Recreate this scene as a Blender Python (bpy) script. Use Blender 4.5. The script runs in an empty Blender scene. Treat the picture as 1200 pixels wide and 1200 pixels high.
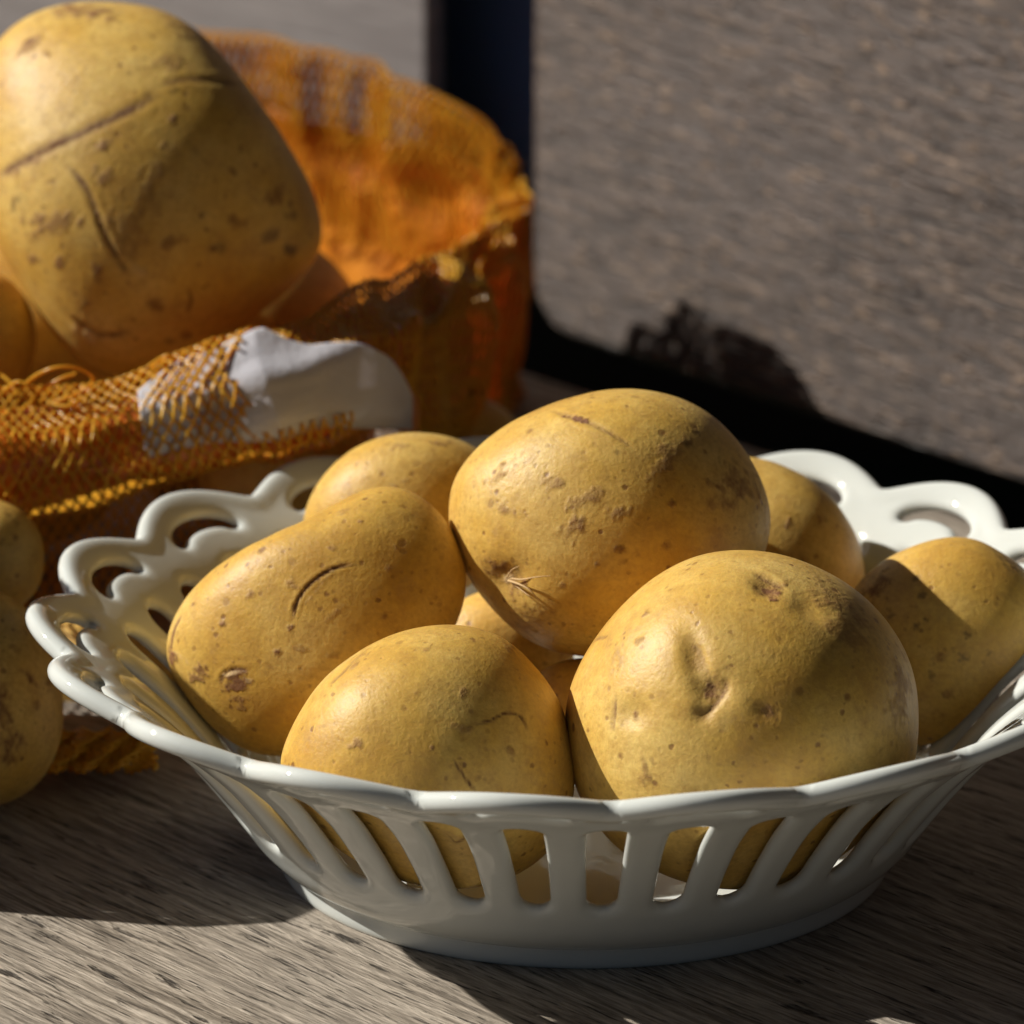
import bpy, bmesh, math, random
import numpy as np
from mathutils import Vector, geometry

# ------------------------------------------------------------------ camera, sky, sun, exposure
R = math.radians
rng = random.Random(7)
sc = bpy.context.scene
COL = sc.collection

E, D = 0.344, 1.30                      # camera pitch (rad) and distance to the aim point (m)
AIM = np.array([-0.0167, 0.0, 0.0799])
F = 3654.0 * D                          # focal length in photo pixels (1200 px canvas)
FWD = np.array([0, math.cos(E), -math.sin(E)])
UP = np.array([0, math.sin(E), math.cos(E)])
RIGHT = np.array([1.0, 0, 0])
CAM = AIM - D * FWD
FRAME = 850.0                           # photo pixels shown across the picture
LENS = F / FRAME * 36.0

cam = bpy.data.objects.new('camera', bpy.data.cameras.new('camera'))
COL.objects.link(cam)
cam.location = CAM
cam.rotation_euler = (math.pi / 2 - E, 0, 0)
cam.data.sensor_width = 36
cam.data.lens = LENS
cam.data.clip_start = 0.05
cam.data.clip_end = 500
cam.data.dof.use_dof = True
cam.data.dof.focus_distance = 1.262
cam.data.dof.aperture_fstop = LENS / 13.0
sc.camera = cam

SUN_EL, SUN_AZ = 36.5, -79.0            # azimuth clockwise from +Y (away from the camera)
SUN = Vector((math.sin(R(SUN_AZ)) * math.cos(R(SUN_EL)), math.cos(R(SUN_AZ)) * math.cos(R(SUN_EL)), math.sin(R(SUN_EL))))
world = bpy.data.worlds.new('World')
sc.world = world
world.use_nodes = True
wn = world.node_tree.nodes
sky = wn.new('ShaderNodeTexSky')
sky.sky_type = 'NISHITA'
sky.sun_disc = False
sky.sun_elevation = R(SUN_EL)
sky.sun_rotation = R(SUN_AZ)
world.node_tree.links.new(sky.outputs[0], wn['Background'].inputs[0])
wn['Background'].inputs[1].default_value = 0.05
sun = bpy.data.objects.new('sun', bpy.data.lights.new('sun', 'SUN'))
COL.objects.link(sun)
sun.data.energy = 5.0
sun.data.angle = R(0.5)
sun.data.color = (1.0, 0.945, 0.85)
sun.rotation_euler = SUN.to_track_quat('Z', 'Y').to_euler()
sun.location = SUN * 3
sc.view_settings.view_transform = 'Standard'
sc.view_settings.look = 'None'
sc.view_settings.exposure = 0.25
sc.view_settings.gamma = 1.0

# ------------------------------------------------------------------ helpers
def ray(u, v):
    return RIGHT * (u - 600) / F + UP * (600 - v) / F + FWD

def at(u, v, y):
    "world point on the plane at depth y that the photograph shows at pixel u, v"
    d = ray(u, v)
    return CAM + d * ((y - CAM[1]) / d[1])

def on_z(u, v, z=0.0):
    d = ray(u, v)
    return CAM + d * ((z - CAM[2]) / d[2])

SZ = -0.0042                             # top of the bench seat

def project(P):
    q = np.asarray(P) - CAM
    dep = q @ FWD
    return 600 + F * (q @ RIGHT) / dep, 600 - F * (q @ UP) / dep

def mesh_obj(name, verts, faces, m, parent=None, smooth=True):
    me = bpy.data.meshes.new(name)
    me.from_pydata([tuple(map(float, p)) for p in verts], [], [tuple(map(int, f)) for f in faces])
    me.update()
    if smooth:
        me.polygons.foreach_set('use_smooth', [True] * len(me.polygons))
    if m is not None:
        me.materials.append(m)
    o = bpy.data.objects.new(name, me)
    COL.objects.link(o)
    if parent:
        o.parent = parent
    return o

def tag(o, label=None, cat=None, group=None, kind=None):
    if label: o['label'] = label
    if cat: o['category'] = cat
    if group: o['group'] = group
    if kind: o['kind'] = kind
    return o

def empty(name, loc=(0, 0, 0)):
    o = bpy.data.objects.new(name, None)
    o.empty_display_size = 0.02
    o.location = loc
    COL.objects.link(o)
    return o

class NT:
    "small wrapper to build node materials"
    def __init__(self, name):
        self.m = bpy.data.materials.new(name)
        self.m.use_nodes = True
        self.t = self.m.node_tree
        self.b = self.t.nodes['Principled BSDF']
        self.out = self.t.nodes['Material Output']
    def n(self, typ, **kw):
        nd = self.t.nodes.new('ShaderNode' + typ)
        ins = kw.pop('i', {})
        for k, v in kw.items():
            setattr(nd, k, v)
        for k, v in ins.items():
            self.set(nd, k, v)
        return nd
    def set(self, nd, k, v):
        s = nd.inputs[k]
        if isinstance(v, bpy.types.NodeSocket):
            self.t.links.new(v, s)
        else:
            s.default_value = v
    def math(self, op, a, b=0.0, c=None, clamp=False):
        nd = self.n('Math', operation=op, use_clamp=clamp)
        self.set(nd, 0, a); self.set(nd, 1, b)
        if c is not None: self.set(nd, 2, c)
        return nd.outputs[0]
    def mix(self, f, a, b, blend='MIX'):
        nd = self.n('MixRGB', blend_type=blend)
        self.set(nd, 0, f); self.set(nd, 1, a); self.set(nd, 2, b)
        return nd.outputs[0]
    def noise(self, vec, scale, detail=3.0, rough=0.55, dist=0.0):
        nd = self.n('TexNoise')
        self.set(nd, 'Vector', vec); self.set(nd, 'Scale', scale); self.set(nd, 'Detail', detail)
        self.set(nd, 'Roughness', rough); self.set(nd, 'Distortion', dist)
        return nd.outputs[0]
    def ramp(self, f, stops):
        nd = self.n('ValToRGB')
        cr = nd.color_ramp
        while len(cr.elements) < len(stops): cr.elements.new(0.5)
        for e, (p, c) in zip(cr.elements, stops):
            e.position = p
            e.color = (c, c, c, 1) if not hasattr(c, '__len__') else (*c, 1)
        self.set(nd, 0, f)
        return nd.outputs[0]
    def mapping(self, vec, scale=(1, 1, 1), loc=(0, 0, 0), rot=(0, 0, 0)):
        nd = self.n('Mapping')
        self.set(nd, 0, vec); self.set(nd, 'Scale', scale); self.set(nd, 'Location', loc); self.set(nd, 'Rotation', rot)
        return nd.outputs[0]
    def bump(self, h, strength, dist, prev=None):
        nd = self.n('Bump')
        self.set(nd, 'Strength', strength); self.set(nd, 'Distance', dist); self.set(nd, 'Height', h)
        if prev is not None: self.set(nd, 'Normal', prev)
        return nd.outputs[0]
    def p(self, **kw):
        for k, v in kw.items():
            self.set(self.b, k.replace('_', ' '), v)
        return self.m

def vnoise(P, freq, seed):
    "smooth sum-of-sines noise on points, about -1..1"
    r = np.random.default_rng(seed)
    out = np.zeros(len(P))
    for k in range(10):
        d = r.normal(size=3); d /= np.linalg.norm(d)
        out += np.sin(P @ d * freq * r.uniform(0.6, 1.5) + r.uniform(0, 6.28)) * r.uniform(0.6, 1.0)
    return out / 3.2

# ------------------------------------------------------------------ materials
def wood_material(name, cols, streak, fine, bump_s, rough, crack_amt, spec=0.4, tilt=0.0, stretch=.07, fleck=0, bdist=.0011):
    "weathered timber, grain along local X"
    t = NT(name)
    co = t.mapping(t.n('TexCoord').outputs['Object'], rot=(0, R(tilt), 0))
    warp = t.noise(t.mapping(co, (6, 30, 30)), 1.0, 2.0)
    base = t.n('VectorMath', operation='ADD')
    t.set(base, 0, co)
    wv = t.n('CombineXYZ'); t.set(wv, 1, t.math('MULTIPLY', t.math('SUBTRACT', warp, 0.5), 0.010))
    t.set(base, 1, wv.outputs[0])
    v = base.outputs[0]
    s1 = t.noise(t.mapping(v, (streak * stretch, streak, streak)), 1.0, 6.0, 0.65)
    s2 = t.noise(t.mapping(v, (fine * .10, fine, fine), (3, 1, 2)), 1.0, 5.0, 0.6)
    s3 = t.noise(t.mapping(v, (9, 28, 28), (1, 5, 2)), 1.0, 3.0, 0.5)
    c = t.ramp(s1, [(0.34, cols[0]), (0.45, cols[1]), (0.56, cols[2]), (0.70, cols[3])])
    f = t.ramp(s2, [(0.36, 0.0), (0.56, 1.0)])
    c = t.mix(t.math('MULTIPLY', t.math('SUBTRACT', 1.0, f), 0.55), c, (*cols[0], 1))
    c = t.mix(t.ramp(s3, [(0.35, 0.0), (0.75, 0.5)]), c, (*cols[4], 1))
    # short dark checks along the grain
    cr = t.noise(t.mapping(v, (fine * .05, fine * .62, fine * .62), (7, 3, 9)), 1.0, 3.0, 0.5)
    crack = t.ramp(cr, [(0.60, 0.0), (0.68, 1.0)])
    big = t.noise(t.mapping(v, (fine * .03, fine * .16, fine * .16), (2, 8, 4)), 1.0, 4.0, 0.6)
    crack2 = t.ramp(big, [(0.63, 0.0), (0.70, 1.0)])
    ck = t.math('MAXIMUM', t.math('MULTIPLY', crack, 0.8), crack2)
    if fleck:                                         # glints of torn fibres painted in as bright flecks
        fl = t.noise(t.mapping(v, (fleck * .22, fleck, fleck), (4, 1, 6)), 1.0, 2.0, 0.5)
        glint = t.ramp(fl, [(0.60, 0.0), (0.70, 1.0)])
        fl2 = t.noise(t.mapping(v, (fleck * .10, fleck * .45, fleck * .45), (8, 2, 3)), 1.0, 4.0, 0.6)
        c = t.mix(t.ramp(fl2, [(0.36, 0.5), (0.56, 0.0)]), c, (*cols[0], 1))
        c = t.mix(t.math('MULTIPLY', glint, 0.60), c, (*cols[3], 1))
    c = t.mix(t.math('MULTIPLY', ck, crack_amt), c, (*cols[5], 1))
    h = t.math('ADD', t.math('MULTIPLY', s1, 0.7), t.math('MULTIPLY', s2, 0.9))
    h = t.math('SUBTRACT', h, t.math('MULTIPLY', ck, 0.9))
    if fleck: h = t.math('ADD', h, t.math('ADD', t.math('MULTIPLY', glint, 0.5), t.math('MULTIPLY', fl2, 0.8)))
    nb = t.bump(h, bump_s, bdist)
    t.p(Base_Color=c, Roughness=rough, Normal=nb)
    t.set(t.b, 'Specular IOR Level', spec)
    return t.m

SEAT_WOOD = wood_material('weathered_seat_wood',
    [(.100, .080, .060), (.33, .280, .222), (.52, .449, .368), (.68, .60, .50), (.38, .34, .292), (.022, .017, .013)],
    520, 1500, 1.0, 0.75, 0.9, 0.25, stretch=.045)
BACK_WOOD = wood_material('rough_sawn_wood',
    [(.038, .023, .017), (.090, .059, .045), (.132, .090, .070), (.50, .34, .22), (.10, .076, .070), (.03, .02, .017)],
    520, 900, 1.0, 0.5, 0.5, 0.45, tilt=-4, stretch=.12, fleck=600, bdist=.0016)

def porcelain():
    t = NT('white_glazed_porcelain')
    co = t.n('TexCoord').outputs['Object']
    n1 = t.noise(co, 60, 2.0)
    c = t.mix(n1, (.64, .665, .635, 1), (.60, .635, .61, 1))
    nb = t.bump(t.noise(co, 120, 2.0), 0.10, 0.0006)
    t.p(Base_Color=c, Roughness=0.045, Normal=nb, IOR=1.52)
    t.set(t.b, 'Subsurface Weight', 0.12)
    t.set(t.b, 'Subsurface Radius', (1.0, 0.9, 0.75))
    t.set(t.b, 'Subsurface Scale', 0.002)
    return t.m
PORCELAIN = porcelain()

def potato_skin():
    t = NT('potato_skin')
    tc = t.n('TexCoord').outputs['Object']
    rnd = t.n('ObjectInfo').outputs['Random']
    off = t.n('CombineXYZ'); t.set(off, 0, t.math('MULTIPLY', rnd, 3.0)); t.set(off, 1, t.math('MULTIPLY', rnd, 7.0))
    ad = t.n('VectorMath', operation='ADD'); t.set(ad, 0, tc); t.set(ad, 1, off.outputs[0])
    v = ad.outputs[0]
    big = t.noise(v, 34, 4.0, 0.6)
    c = t.ramp(big, [(0.28, (.50, .265, .038)), (0.46, (.65, .398, .076)), (0.70, (.75, .535, .168))])
    # olive / reddish blotches
    bl = t.noise(v, 75, 4.0, 0.65, 0.4)
    c = t.mix(t.ramp(bl, [(0.58, 0.0), (0.80, 0.45)]), c, (.42, .22, .060, 1))
    fine = t.noise(v, 900, 4.0, 0.7)
    c = t.mix(t.math('ADD', t.ramp(fine, [(0.35, 0.38), (0.62, 0.0)]), t.ramp(t.noise(v, 240, 4.0, .65), [(0.44, 0.0), (0.70, 0.40)]), clamp=True), c, (.40, .22, .05, 1))
    # lenticels: sparse small brown dots of two sizes
    def dots(scale, lo, hi, keep, loc):
        vo = t.n('TexVoronoi'); 
        dv = t.n('VectorMath', operation='ADD'); t.set(dv, 0, t.mapping(v, (1, 1, 1), loc))
        wob = t.n('TexNoise'); t.set(wob, 'Vector', v); t.set(wob, 'Scale', 900.0)
        sw = t.n('VectorMath', operation='SCALE'); t.set(sw, 0, wob.outputs['Color']); t.set(sw, 'Scale', 0.0010)
        t.set(dv, 1, sw.outputs[0])
        t.set(vo, 'Vector', dv.outputs[0]); t.set(vo, 'Scale', scale)
        m = t.ramp(vo.outputs['Distance'], [(lo, 1.0), (hi, 0.0)])
        sep = t.n('SeparateColor'); t.set(sep, 0, vo.outputs['Color'])
        return t.math('MULTIPLY', m, t.math('MULTIPLY', t.math('LESS_THAN', sep.outputs[0], keep), t.math('ADD', t.math('MULTIPLY', sep.outputs[1], .7), .3))), sep
    d1, _ = dots(230, 0.10, 0.19, 0.62, (0, 0, 0))
    d2, _ = dots(125, 0.09, 0.16, 0.42, (.3, .1, .2))
    d3, _ = dots(400, 0.12, 0.26, 0.55, (.7, .2, .5))
    clus = t.ramp(t.noise(v, 60, 2.0), [(0.40, 0.15), (0.62, 1.0)])
    dt = t.math('MAXIMUM', t.math('MAXIMUM', d1, d2), t.math('MULTIPLY', d3, t.math('MULTIPLY', clus, .85)))
    # dry scurf and clinging soil, in ragged islands
    so = t.noise(v, 48, 6.0, 0.72, 0.8)
    soil = t.math('MULTIPLY', t.ramp(so, [(0.56, 0.0), (0.72, 1.0)]), t.ramp(t.noise(v, 700, 3.0, .7), [(0.40, 0.0), (0.60, 1.0)]))
    c = t.mix(t.math('MULTIPLY', soil, 0.50), c, (.34, .20, .095, 1))
    c = t.mix(t.math('MULTIPLY', dt, 0.80), c, (.17, .065, .022, 1))
    at_ = t.n('Attribute', attribute_name='scar')
    brk = t.noise(v, 420, 4.0, 0.7)
    sf = t.math('MULTIPLY', t.math('MULTIPLY', at_.outputs['Fac'], 1.8), t.ramp(brk, [(0.30, 0.35), (0.62, 1.0)]), clamp=True)
    c = t.mix(sf, c, (.20, .085, .030, 1))
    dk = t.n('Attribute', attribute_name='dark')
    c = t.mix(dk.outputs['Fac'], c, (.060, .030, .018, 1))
    pl = t.n('Attribute', attribute_name='pale')
    c = t.mix(pl.outputs['Fac'], c, (.66, .48, .25, 1))
    h = t.math('ADD', t.math('MULTIPLY', fine, 0.22), t.math('MULTIPLY', bl, 0.5))
    h = t.math('ADD', h, t.math('MULTIPLY', dt, -0.10))
    h = t.math('ADD', h, t.math('MULTIPLY', t.math('MULTIPLY', sf, brk), 0.5))
    nb = t.bump(h, 0.85, 0.0008)
    h = t.math('ADD', h, t.math('MULTIPLY', soil, 0.25))
    ro = t.math('ADD', t.math('ADD', 0.40, t.math('MULTIPLY', soil, 0.2)), t.math('MULTIPLY', sf, 0.3))
    ro = t.math('ADD', ro, t.math('MULTIPLY', fine, 0.10))
    t.p(Base_Color=c, Roughness=ro, Normal=nb, IOR=1.42)
    t.set(t.b, 'Subsurface Weight', 0.12)
    t.set(t.b, 'Subsurface Radius', (1.0, 0.42, 0.10))
    t.set(t.b, 'Subsurface Scale', 0.004)
    return t.m
SKIN = potato_skin()

def plain(name, col, rough=0.6, **kw):
    t = NT(name)
    co = t.n('TexCoord').outputs['Object']
    n1 = t.noise(co, kw.get('scale', 40), 4.0)
    lo = tuple(x * kw.get('dark', .8) for x in col)
    t.p(Base_Color=t.mix(n1, (*lo, 1), (*col, 1)), Roughness=rough)
    return t.m

# ------------------------------------------------------------------ setting: lawn far below the bench
def lawn_material():
    t = NT('lawn')
    co = t.n('TexCoord').outputs['Object']
    n1 = t.noise(co, 9, 6.0, 0.7)
    n2 = t.noise(co, 160, 4.0, 0.7)
    c = t.ramp(n1, [(0.3, (.012, .024, .006)), (0.7, (.030, .050, .012))])
    c = t.mix(t.ramp(n2, [(0.35, 0.8), (0.6, 0.0)]), c, (.012, .022, .006, 1))
    t.p(Base_Color=c, Roughness=0.8, Normal=t.bump(n2, 1.0, 0.03))
    return t.m
GZ = -0.46
tag(mesh_obj('lawn', [(-150, -150, GZ), (150, -150, GZ), (150, 150, GZ), (-150, 150, GZ)], [(0, 1, 2, 3)], lawn_material(), smooth=False),
    kind='structure')

# ------------------------------------------------------------------ unseen shelter added round the bench to block sky light and deepen the shade
DARK = plain('dark_blocker_timber', (.050, .040, .032), .7)
sky_blocker = tag(empty('sky_blocker', (1.1, 0, GZ)), 'unseen dark shelter added over the bench to block sky light', 'sky_blocker')
def slab(name, x0, x1, y0, y1, z0, z1):
    v = [(x, y, z) for x in (x0, x1) for y in (y0, y1) for z in (z0, z1)]
    o = mesh_obj(name, [(a - 1.1, b, c - GZ) for a, b, c in v], [(0, 1, 3, 2), (4, 6, 7, 5), (0, 4, 5, 1), (2, 3, 7, 6), (0, 2, 6, 4), (1, 5, 7, 3)], DARK, sky_blocker, smooth=False)
    return o
slab('wall', 1.10, 1.22, -3.2, 1.72, GZ, 1.75)  # side slab of the added light-blocking shelter, never in view
slab('sky_blocker_rear', -1.30, 1.098, 1.60, 1.72, GZ, 1.75)
slab('sky_blocker_top', -1.40, 1.35, -3.4, 1.85, 1.752, 1.80)
slab('sky_blocker_post', -1.34, -1.305, 1.60, 1.70, GZ, 1.75)
slab('sky_blocker_post', -1.36, -1.26, -3.3, -3.2, GZ, 1.75)

# unseen hedges added on the left and behind the camera to block low sky
def hedge_blocker_material():
    t = NT('hedge_blocker_leaves')
    co = t.n('TexCoord').outputs['Object']
    c = t.ramp(t.noise(co, 28, 5.0, .7), [(.35, (.012, .026, .008)), (.65, (.045, .080, .022))])
    t.p(Base_Color=c, Roughness=.6, Normal=t.bump(t.noise(co, 60, 4.0, .7), 1.0, .05))
    return t.m
HEDGE_BLOCKER = hedge_blocker_material()
def hedge_blocker(label, x0, x1, y0, y1, h):
    bm = bmesh.new(); bmesh.ops.create_cube(bm, size=1)
    bmesh.ops.scale(bm, vec=(x1 - x0, y1 - y0, h), verts=bm.verts)
    bmesh.ops.subdivide_edges(bm, edges=bm.edges, cuts=28, use_grid_fill=True)
    P = np.array([v.co[:] for v in bm.verts]); q = vnoise(P, 5, 3) * .05 + vnoise(P, 16, 4) * .04
    for v, k in zip(bm.verts, q):
        v.co += Vector(v.co).normalized() * float(k)
    me = bpy.data.meshes.new('hedge_blocker'); bm.to_mesh(me); bm.free(); me.materials.append(HEDGE_BLOCKER)
    o = bpy.data.objects.new('hedge_blocker', me); COL.objects.link(o); o.location = ((x0 + x1) / 2, (y0 + y1) / 2, GZ + h / 2)
    tag(o, label, 'hedge_blocker')
hedge_blocker('unseen dark green mass added on the left to block low sky light', -4.4, -3.6, -5.2, 4.5, 2.05)
hedge_blocker('unseen dark green mass added behind the camera to block low sky light', -4.4, 1.6, -5.2, -4.4, 1.35)

# ------------------------------------------------------------------ bench
BA = R(46.5)                                              # the bench runs from far left to near right
DV = np.array([math.cos(BA), -math.sin(BA), 0]); NV = np.array([-math.sin(BA), -math.cos(BA), 0])
bench = tag(empty('wooden_bench', tuple(on_z(830, 553, -0.0042))), 'weathered grey wooden bench with a broad seat and rough upright backrest boards', 'bench')
O_SEAT = on_z(830, 553, SZ)                                   # a point of the seat's back edge

def board(name, cx, cy, cz, lx, ly, lz, bevel, m, seg=4, corner=0.0):
    "rounded board: local X along the bench, Y towards the sitter, Z up; corner rounds the outline of the broad face"
    bm = bmesh.new()
    if corner > 0:
        pts = []
        for sx, sz, a0 in ((1, -1, -90), (1, 1, 0), (-1, 1, 90), (-1, -1, 180)):
            for k in range(7):
                a = R(a0 + 15 * k)
                pts.append(((lx / 2 - corner) * sx + corner * math.cos(a), (lz / 2 - corner) * sz + corner * math.sin(a)))
        f = bm.faces.new([bm.verts.new((x, ly / 2, z)) for x, z in reversed(pts)])
        b = bm.faces.new([bm.verts.new((x, -ly / 2, z)) for x, z in pts])
        fv, bv = list(f.verts), list(b.verts)[::-1]
        n = len(fv)
        for i in range(n):
            bm.faces.new((fv[(i + 1) % n], fv[i], bv[i], bv[(i + 1) % n]))
        bmesh.ops.recalc_face_normals(bm, faces=bm.faces)
        ed = [e for e in bm.edges if len(e.link_faces) == 2 and any(len(x.verts) > 4 for x in e.link_faces)]
    else:
        bmesh.ops.create_cube(bm, size=1)
        bmesh.ops.scale(bm, vec=(lx, ly, lz), verts=bm.verts)
        ed = list(bm.edges)
    bmesh.ops.bevel(bm, geom=ed, offset=bevel, segments=seg, profile=0.5, affect='EDGES')
    me = bpy.data.meshes.new(name); bm.to_mesh(me); bm.free()
    me.polygons.foreach_set('use_smooth', [True] * len(me.polygons))
    me.materials.append(m)
    o = bpy.data.objects.new(name, me); COL.objects.link(o); o.parent = bench
    P = DV * cx + NV * cy
    o.location = (P[0], P[1], cz - O_SEAT[2])
    o.rotation_euler = (0, 0, math.atan2(DV[1], DV[0]))
    for p in me.polygons: p.use_smooth = True
    return o

# in local bench coordinates: Y axis of the rotated board is (sin, cos) = -NV, so +NV is local -Y
seat = board('seat_board', 0.05, 0.30, SZ - 0.0175, 1.9, 0.60, 0.035, 0.004, SEAT_WOOD)
PB = at(820, 516, 0.335)                                  # a point of the right board's bottom edge
off = (PB - O_SEAT) @ NV
def along(u, v):                                          # where a pixel meets the board plane, along the bench
    d = ray(u, v); s = ((PB - CAM) @ NV) / (d @ NV)
    return CAM + d * s
xr = (along(612, 380) - O_SEAT) @ DV
xl = (along(530, 200) - O_SEAT) @ DV
BH, BT = 0.42, 0.018
br = board('backrest_board', xr + 0.45, off - BT / 2, PB[2] + BH / 2, 0.90, BT, BH, 0.006, BACK_WOOD, corner=0.018)
tag(br, 'right backrest board of rough brown timber')
BACK_SMOOTH = wood_material('smooth_grey_wood',
    [(.17, .155, .152), (.23, .21, .206), (.27, .248, .243), (.32, .295, .288), (.24, .22, .222), (.10, .09, .09)],
    120, 500, 0.35, 0.6, 0.2, 0.4)
bl_ = board('backrest_board', xl - 0.45, off - .004, PB[2] + BH / 2, 0.90, .008, BH, 0.003, BACK_SMOOTH, corner=0.018)
tag(bl_, 'left backrest board of smoother grey timber')
NAVY = plain('navy_painted_post', (.085, .16, .33), 0.5)
post = board('post', (xl + xr) / 2, off - BT - 0.03, PB[2] + BH / 2 + .01, xr - xl + 0.05, 0.04, BH, 0.004, NAVY)
for sx in (-0.8, 0.85):
    for ny in (0.06, 0.55):
        board('leg', sx, ny, (GZ + SZ - 0.035) / 2, 0.07, 0.07, SZ - GZ - 0.035, 0.004, SEAT_WOOD)

# ------------------------------------------------------------------ porcelain basket bowl
def catmull(pts, n):
    P = np.array(pts, float)
    P = np.vstack([2 * P[0] - P[1], P, 2 * P[-1] - P[-2]])
    out = []
    for i in range(1, len(P) - 2):
        for t in np.linspace(0, 1, n, endpoint=False):
            a, b, c, d = P[i - 1], P[i], P[i + 1], P[i + 2]
            out.append(.5 * ((2 * b) + (-a + c) * t + (2 * a - 5 * b + 4 * c - d) * t * t + (-a + 3 * b - 3 * c + d) * t ** 3))
    out.append(P[-2])
    return np.array(out)

RATIO = 0.93
NL = 18
PROF = catmull([(.0660, .0010), (.0716, .0030), (.0761, .0072), (.0798, .0126), (.0840, .0187), (.0894, .0260), (.0967, .0349), (.1044, .0423), (.1092, .0463),
                (.1150, .0502), (.1205, .0535), (.1260, .0566), (.1310, .0590)], 12)
PS = np.r_[0, np.cumsum(np.hypot(*np.diff(PROF, axis=0).T))]
def prof_at(s):
    r = np.interp(s, PS, PROF[:, 0]); z = np.interp(s, PS, PROF[:, 1])
    e = 6e-4
    dr = np.interp(s + e, PS, PROF[:, 0]) - np.interp(s - e, PS, PROF[:, 0])
    dz = np.interp(s + e, PS, PROF[:, 1]) - np.interp(s - e, PS, PROF[:, 1])
    L = np.hypot(dr, dz)
    return r, z, -dz / L, dr / L           # inner side normal (towards axis and up)
def s_of_r(r): return float(np.interp(r, PROF[:, 0], PS))
STEP = 2 * math.pi / NL
S_N, S_L = s_of_r(.1206), s_of_r(.1275)    # rim at a notch and at the crown of a scallop
def rim_s(phi):
    q = np.minimum(np.abs(phi) / (STEP / 2), 1.0)
    c = np.cos(q * math.pi / 2) ** .9; e = .17                   # round scallops meeting in soft notches
    return S_N + (S_L - S_N) * (np.sqrt(c * c + e * e) - e) / (math.sqrt(1 + e * e) - e)

def resample(P, n, closed=True):
    P = np.asarray(P, float)
    if closed: P = np.vstack([P, P[:1]])
    L = np.r_[0, np.cumsum(np.hypot(*np.diff(P, axis=0).T))]
    q = np.linspace(0, L[-1], n, endpoint=not closed)
    return np.c_[np.interp(q, L, P[:, 0]), np.interp(q, L, P[:, 1])]
def chaikin(P, k):
    for _ in range(k):
        Q = np.roll(P, -1, 0)
        P = np.stack([.75 * P + .25 * Q, .25 * P + .75 * Q], 1).reshape(-1, 2)
    return P
def seg_dist(P, A, B):
    out = np.full(len(P), 1e9)
    for a, b in zip(A, B):
        d = b - a; L = d @ d + 1e-18
        t = np.clip(((P - a) @ d) / L, 0, 1)
        out = np.minimum(out, np.hypot(*(P - a - t[:, None] * d).T))
    return out
def inside(P, poly):
    x, y = P[:, 0], P[:, 1]; c = np.zeros(len(P), bool)
    for (x1, y1), (x2, y2) in zip(poly, np.roll(poly, -1, 0)):
        k = ((y1 > y) != (y2 > y)) & (x < (x2 - x1) * (y - y1) / (y2 - y1 + 1e-18) + x1)
        c ^= k
    return c
def loop_offset(P, d):
    T = np.roll(P, -1, 0) - np.roll(P, 1, 0)
    T /= np.linalg.norm(T, axis=1)[:, None]
    N = np.c_[T[:, 1], -T[:, 0]]
    area = np.sum(P[:, 0] * np.roll(P[:, 1], -1) - np.roll(P[:, 0], -1) * P[:, 1])
    return P + N * d * (1 if area > 0 else -1)

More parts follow.
